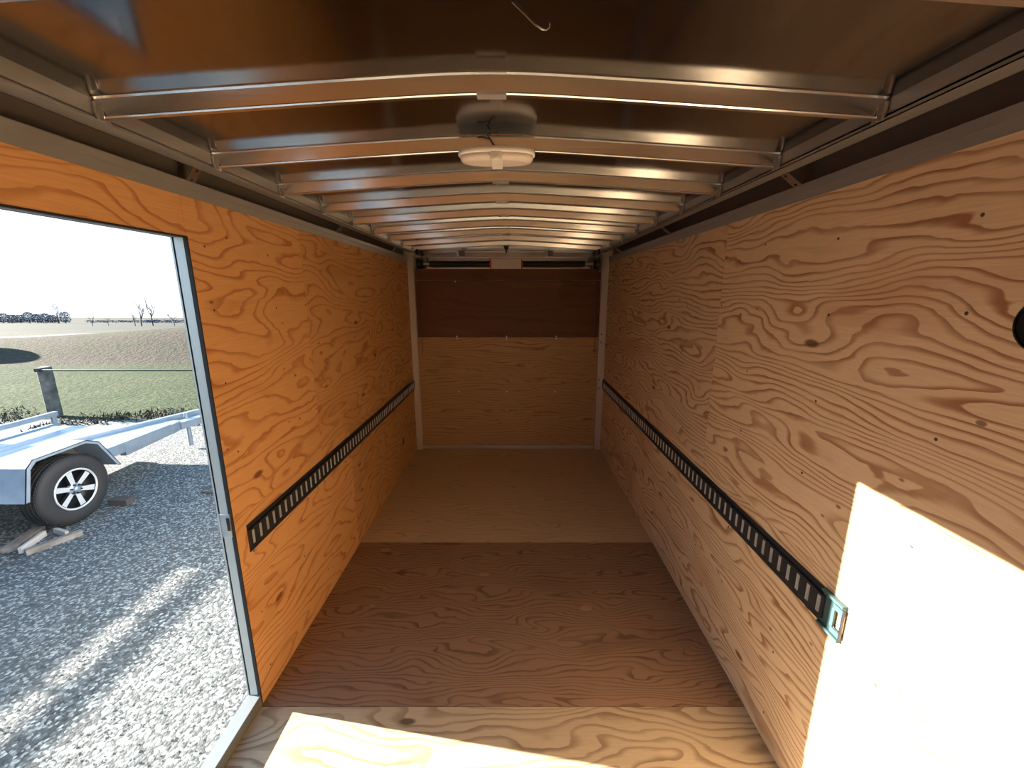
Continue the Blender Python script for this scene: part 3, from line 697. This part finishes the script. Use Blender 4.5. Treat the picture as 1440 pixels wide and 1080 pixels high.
def wheel(xface, s):
    # local to ut; face at absolute x = xface looking towards s
    c = U(xface, 3.77, .345); W_ = .205
    mb = MB()
    prof = [(.200, -.012), (.225, 0), (.262, .004), (.300, .002), (.325, -.008), (.338, -.022), (.3435, -.034),
            (.3435, -.060), (.336, -.061), (.336, -.067), (.3445, -.068), (.3445, -.098), (.337, -.099), (.337, -.105), (.3445, -.106), (.3445, -.138), (.336, -.139), (.336, -.145), (.3435, -.146),
            (.3435, -.172), (.338, -.184), (.325, -.198), (.29, -.206), (.225, -.205), (.200, -.19)]
    mb.lathe([(r_, s*t) for r_, t in prof], 72, 0, 'x', (0, 0, 0))
    for k in range(72):                                      # tread blocks on the shoulders
        a = 2*math.pi*(k+.5)/72; R_ = Matrix.Rotation(a, 4, 'X')
        for xa, xb in ((-.050, -.030), (-.200+.022, -.150)):
            mb.box((s*xa, -.0095, .343), (s*xb, .0095, .3485), 0, mat=R_)
        R2 = Matrix.Rotation(a+.03, 4, 'X')
        mb.box((s*-.096, -.010, .343), (s*-.070, .010, .3475), 0, mat=R2); mb.box((s*-.136, -.010, .343), (s*-.108, .010, .3475), 0, mat=R_)
    w = mb.build('wheel', M['rubber'], ut, c); w['label'] = 'black tyre on an alloy rim' 
    mb = MB()
    mb.lathe([(.203, s*-.012), (.207, s*-.002), (.203, s*.004), (.192, s*.003), (.188, s*-.004)], 60, 0, 'x')
    for k in range(24):
        a = 2*math.pi*(k+.5)/24; mb.tube([(s*.003, .1965*math.cos(a), .1965*math.sin(a)), (s*.007, .1965*math.cos(a), .1965*math.sin(a))], .0045, 6)
    mb.build('rim_lip', M['chrome'], w)
    mb = MB(); mb.lathe([(.190, s*-.003), (.186, s*-.05), (.17, s*-.10), (0, s*-.10)], 48, 0, 'x'); mb.build('rim_barrel', M['black'], w)
    for k in range(6):
        a = 2*math.pi*k/6+.18; R_ = Matrix.Rotation(a, 4, 'X')
        mb = MB()
        def q(x, y, z): return tuple(R_ @ Vector((s*x, y, z)))
        V = [q(-.016, -.020, .045), q(-.016, .020, .045), q(-.010, .027, .182), q(-.010, -.027, .182), q(-.045, -.026, .045), q(-.045, .026, .045), q(-.036, .033, .186), q(-.036, -.033, .186)]
        F = [(1, 2, 6, 5), (3, 0, 4, 7), (0, 1, 5, 4), (2, 3, 7, 6), (4, 5, 6, 7)]
        mb.faces(V, [(0, 1, 2, 3)], 0); mb.faces(V, F, 1)
        # black milled pocket on the spoke face
        V2 = [q(-.0145, -.006, .075), q(-.0145, .006, .075), q(-.0105, .010, .150), q(-.0105, -.010, .150)]
        mb.build('spoke', [M['chrome'], M['black']], w)
    mb = MB(); mb.lathe([(.062, s*-.045), (.062, s*-.020), (.056, s*-.014), (.030, s*-.012), (.030, s*.004), (.024, s*.010), (0, s*.012)], 32, 0, 'x'); mb.build('hub_cap', M['silver'], w)
    for k in range(6):
        a = 2*math.pi*(k+.5)/6+.18; mb = MB(); y, z = .046*math.cos(a), .046*math.sin(a)
        mb.tube([(s*-.014, y, z), (s*.004, y, z)], .0085, 6); mb.build('lug_nut', M['black'], w)
    return w
wheel(-4.33, 1); wheel(-6.59, -1)
mb = MB(); beam(mb, U(-4.6, 3.77, .345), U(-6.3, 3.77, .345), .06, .06); mb.build('axle', M['track'], ut)

# ---------------- wooden chocks by the wheel
def plank(name, p, q, w, h, label, mat, grp=None, lean=0):
    c = (Vector(p)+Vector(q))/2; d = Vector(q)-Vector(p); L_ = d.length
    mb = MB(); mb.box((-L_/2, -w/2, 0), (L_/2, w/2, h))
    o = mb.build(name, mat, None, (c.x, c.y, c.z), bevel=.003)
    o.rotation_euler = (lean, -math.atan2(d.z, math.hypot(d.x, d.y)), math.atan2(d.y, d.x))
    return tag(o, label, 'wood block', grp)
g = 'wood pieces by the trailer wheel'
plank('wood_plank', (-4.49, 3.24, GZ), (-4.60, 3.60, GZ), .10, .035, 'flat grey plank lying nearest the left picture edge by the tyre', M['woodgrey'], g)
plank('wood_plank', (-4.34, 3.22, GZ), (-4.43, 3.50, GZ), .028, .055, 'pale narrow wood edge beside the flat grey plank', simple('pale_wood', (.4, .38, .36), .8), g)
plank('wood_plank', (-4.27, 3.20, GZ), (-4.10, 3.52, GZ), .05, .05, 'long grey stick pointing away in front of the tyre', M['woodgrey'], g)
plank('wood_plank', (-4.40, 3.56, GZ), (-4.22, 3.50, GZ), .03, .045, 'short pale crosspiece right under the tyre edge', simple('pale_wood_b', (.36, .34, .32), .8), g)
plank('shadow_block', (-4.36, 4.10, GZ), (-4.16, 4.10, GZ), .10, .07, 'dark block standing in for a shadow patch behind the tyre on the gravel', simple('shadow_dark', (.06, .05, .045), .85))  # dark block added where the shadow of a hidden thing lies
plank('wood_stick', (-3.58, 4.36, GZ), (-3.40, 4.34, GZ), .035, .02, 'small dark stick on the shaded gravel near the door frame', simple('dark_stick', (.08, .065, .05), .85))

# ---------------- fence
fe = empty('fence', 'weathered square fence post with a dark pipe rail', 'fence', (-8.5, 7.35, GZ))
mb = MB(); mb.box((-.075, -.075, -.05), (.075, .075, .94)); mb.build('post', M['postwood'], fe, bevel=.015)
mb = MB(); mb.box((-.105+5.6, -.105, -.05), (.105+5.6, .105, .94)); mb.build('post', M['postwood'], fe, bevel=.015)
mb = MB(); mb.tube([(-.02, -.12, .90), (5.7, -.12, .90)], .017, 10); mb.build('pipe_rail', M['pipe'], fe)
mb = MB(); mb.box((-.03, -.14, .87), (.06, -.07, .93)); mb.build('rail_bracket', M['pipe'], fe)

# ---------------- off-frame stake trailer (its rails and posts throw the long shadow on the gravel)
st = empty('stake_trailer', 'grey stake side trailer parked beyond the left edge, throwing the gravel shadow', 'trailer', (-9.4, 1.0, GZ))
mb = MB(); mb.box((-.95, -6, .45), (.9, 4.05, 1.93)); mb.build('body', M['tarp'], st)
mb = MB(); mb.box((.83, -6, 2.003), (.90, 4.05, 2.083)); mb.build('top_rail', M['tarp'], st)
for i in range(19):
    mb = MB(); mb.box((.85, -5.9+.555*i, 1.93), (.88, -5.86+.555*i, 2.01)); mb.build('stake', M['tarp'], st)
mb = MB(); mb.box((-.6, -5.5, .2), (.6, 4.2, .45)); mb.build('chassis', M['track'], st)
for y in (-2, -1.1):
    for x in (-.9, .72):
        mb = MB(); mb.lathe([(0, 0), (.2, 0), (.34, .01), (.36, .04), (.36, .14), (.34, .18), (.2, .19), (0, .19)], 24, 0, 'x', (x, y, .36)); mb.build('wheel', M['rubber'], st)
# unseen straw bale added to throw the small dark shadow on the bank
hb = MB()
hb.lathe([(0, -.6), (.95, -.6), (1.0, -.5), (1.0, .5), (.95, .6), (0, .6)], 32, 0, 'x')
tag(hb.build('shadow_bale', M['hay'], None, (-22.4, 14.6, th(-22, 14.6)+.97)), 'round straw bale added beyond the left edge of the view to cast the bank shadow', 'hay bale')

# ---------------- trees
def bare_tree(x, y, h, seed, spread=.35, mat='bark', label='', grp='bare trees at the horizon', depth=4, r0=.02):
    R = random.Random(seed); o = empty('bare_tree', label, 'tree', (x, y, th(x, y)), grp)
    mbt = MB(); mbb = MB()
    def br(p, d, L_, r_, dep, mb):
        q = p+d*L_*.5+Vector((R.uniform(-1, 1), R.uniform(-1, 1), 0))*L_*.05; e = p+d*L_
        mb.tube([p, q, e], [r_, r_*.8, r_*.55], 5, cap=False)
        if dep <= 0: return
        for k in range(3 if dep > 1 else 3):
            t = R.uniform(.45, 1); nd = (d+Vector((R.uniform(-1, 1), R.uniform(-1, 1), R.uniform(-.2, .6)))*spread*1.6).normalized()
            br(p+(e-p)*t, nd, L_*R.uniform(.5, .72), r_*.55, dep-1, mbb)
    br(Vector((0, 0, -.1)), Vector((R.uniform(-.06, .06), 0, 1)).normalized(), h*.45, h*r0, depth, mbt)
    mbt.build('trunk', M[mat], o); mbb.build('branches', M[mat], o)
    return o
def at(px, D, yb=None): return ((px-720)*D/578, (D-.03*D)/.976)
for px, D, h, sd, lab in ((197, 60, 2.6, 1, 'small bare tree left of the tall bare pair'), (206, 60, 4.3, 2, 'tall slender bare tree, left of the pair at the horizon'),
                          (222, 63, 4.6, 3, 'tall slender bare tree, right of the pair at the horizon'), (252, 62, 2.6, 4, 'thin bare sapling close to the door frame'),
                          (138, 58, 1.9, 5, 'low bare shrub alone on the road edge, left one'), (160, 60, 1.6, 6, 'low bare shrub on the road edge, right one')):
    x, y = at(px, D); bare_tree(x, y, h, sd, .34, 'bark', lab, r0=.021)
def bushy(x, y, w, h, seed, label):
    R = random.Random(seed); o = empty('distant_tree', label, 'tree', (x, y, th(x, y)), 'dark treeline at the left of the horizon')
    mb = MB(); mb.tube([(0, 0, -.3), (0, 0, h*.5)], [h*.04, h*.02], 5); mb.build('trunk', M['bark'], o)
    mb = MB()
    for i in range(900 if h < 4 else 330):
        a = R.uniform(0, 6.28); rr = math.sqrt(R.random())*w/2; z = R.uniform(.08, 1)
        rr *= math.sqrt(max(.05, 1-(2*z-1)**2*.8)); c = Vector((rr*math.cos(a), rr*math.sin(a), z*h))
        s_ = R.uniform(.08, .22); d1 = Vector((R.uniform(-1, 1), R.uniform(-1, 1), R.uniform(-1, 1))).normalized()*s_; d2 = Vector((R.uniform(-1, 1), R.uniform(-1, 1), R.uniform(-1, 1))).normalized()*s_
        mb.face([c-d1, c+d2, c+d1])
    mb.build('crown', M['twigs'], o)
R = random.Random(11)
pos = [(-8, 2.4), (4, 2.0), (16, 2.8), (28, 2.2), (40, 2.3), (52, 2.9), (63, 2.5), (74, 2.6), (84, 2.3), (92, 5.0), (102, 3.1)]
names = ['at the very left edge', 'second from the left edge', 'third from the left edge', 'fourth from the left edge', 'fifth from the left edge', 'sixth from the left edge', 'fourth before the tallest one',
         'second before the tallest one', 'just left of the tallest one', 'tallest and narrow', 'right end of the row']
names[6] = 'third before the tallest one'
for (px, h), nm in zip(pos, names):
    x, y = at(px, 112 if pos.index((px, h)) % 2 else 118); bushy(x, y, 1.6 if h > 4 else 2.6, h, int(px)+50, 'dark distant tree in the far treeline, '+nm)
# long low hedge lines between far fields
for px, D, wd, h, lab in ((330-150, 130, 22, .7, 'thin dark hedge line across the far fields, behind the bare trees'), (245, 125, 14, .9, 'dark hedge line beside the door frame at the horizon')):
    x, y = at(px, D); mb = MB()
    for i in range(900):
        c = Vector((R.uniform(-wd/2, wd/2), R.uniform(-.5, .5), R.uniform(0, 1)**.7*h)); d1 = Vector((R.uniform(-1, 1), R.uniform(-1, 1), R.uniform(-1, 1))).normalized()*.2; d2 = Vector((R.uniform(-1, 1), R.uniform(-1, 1), R.uniform(-1, 1))).normalized()*.2
        mb.face([c-d1, c+d2, c+d1])
    tag(mb.build('hedge', M['twigs'], None, (x, y, th(x, y))), lab, 'hedge')
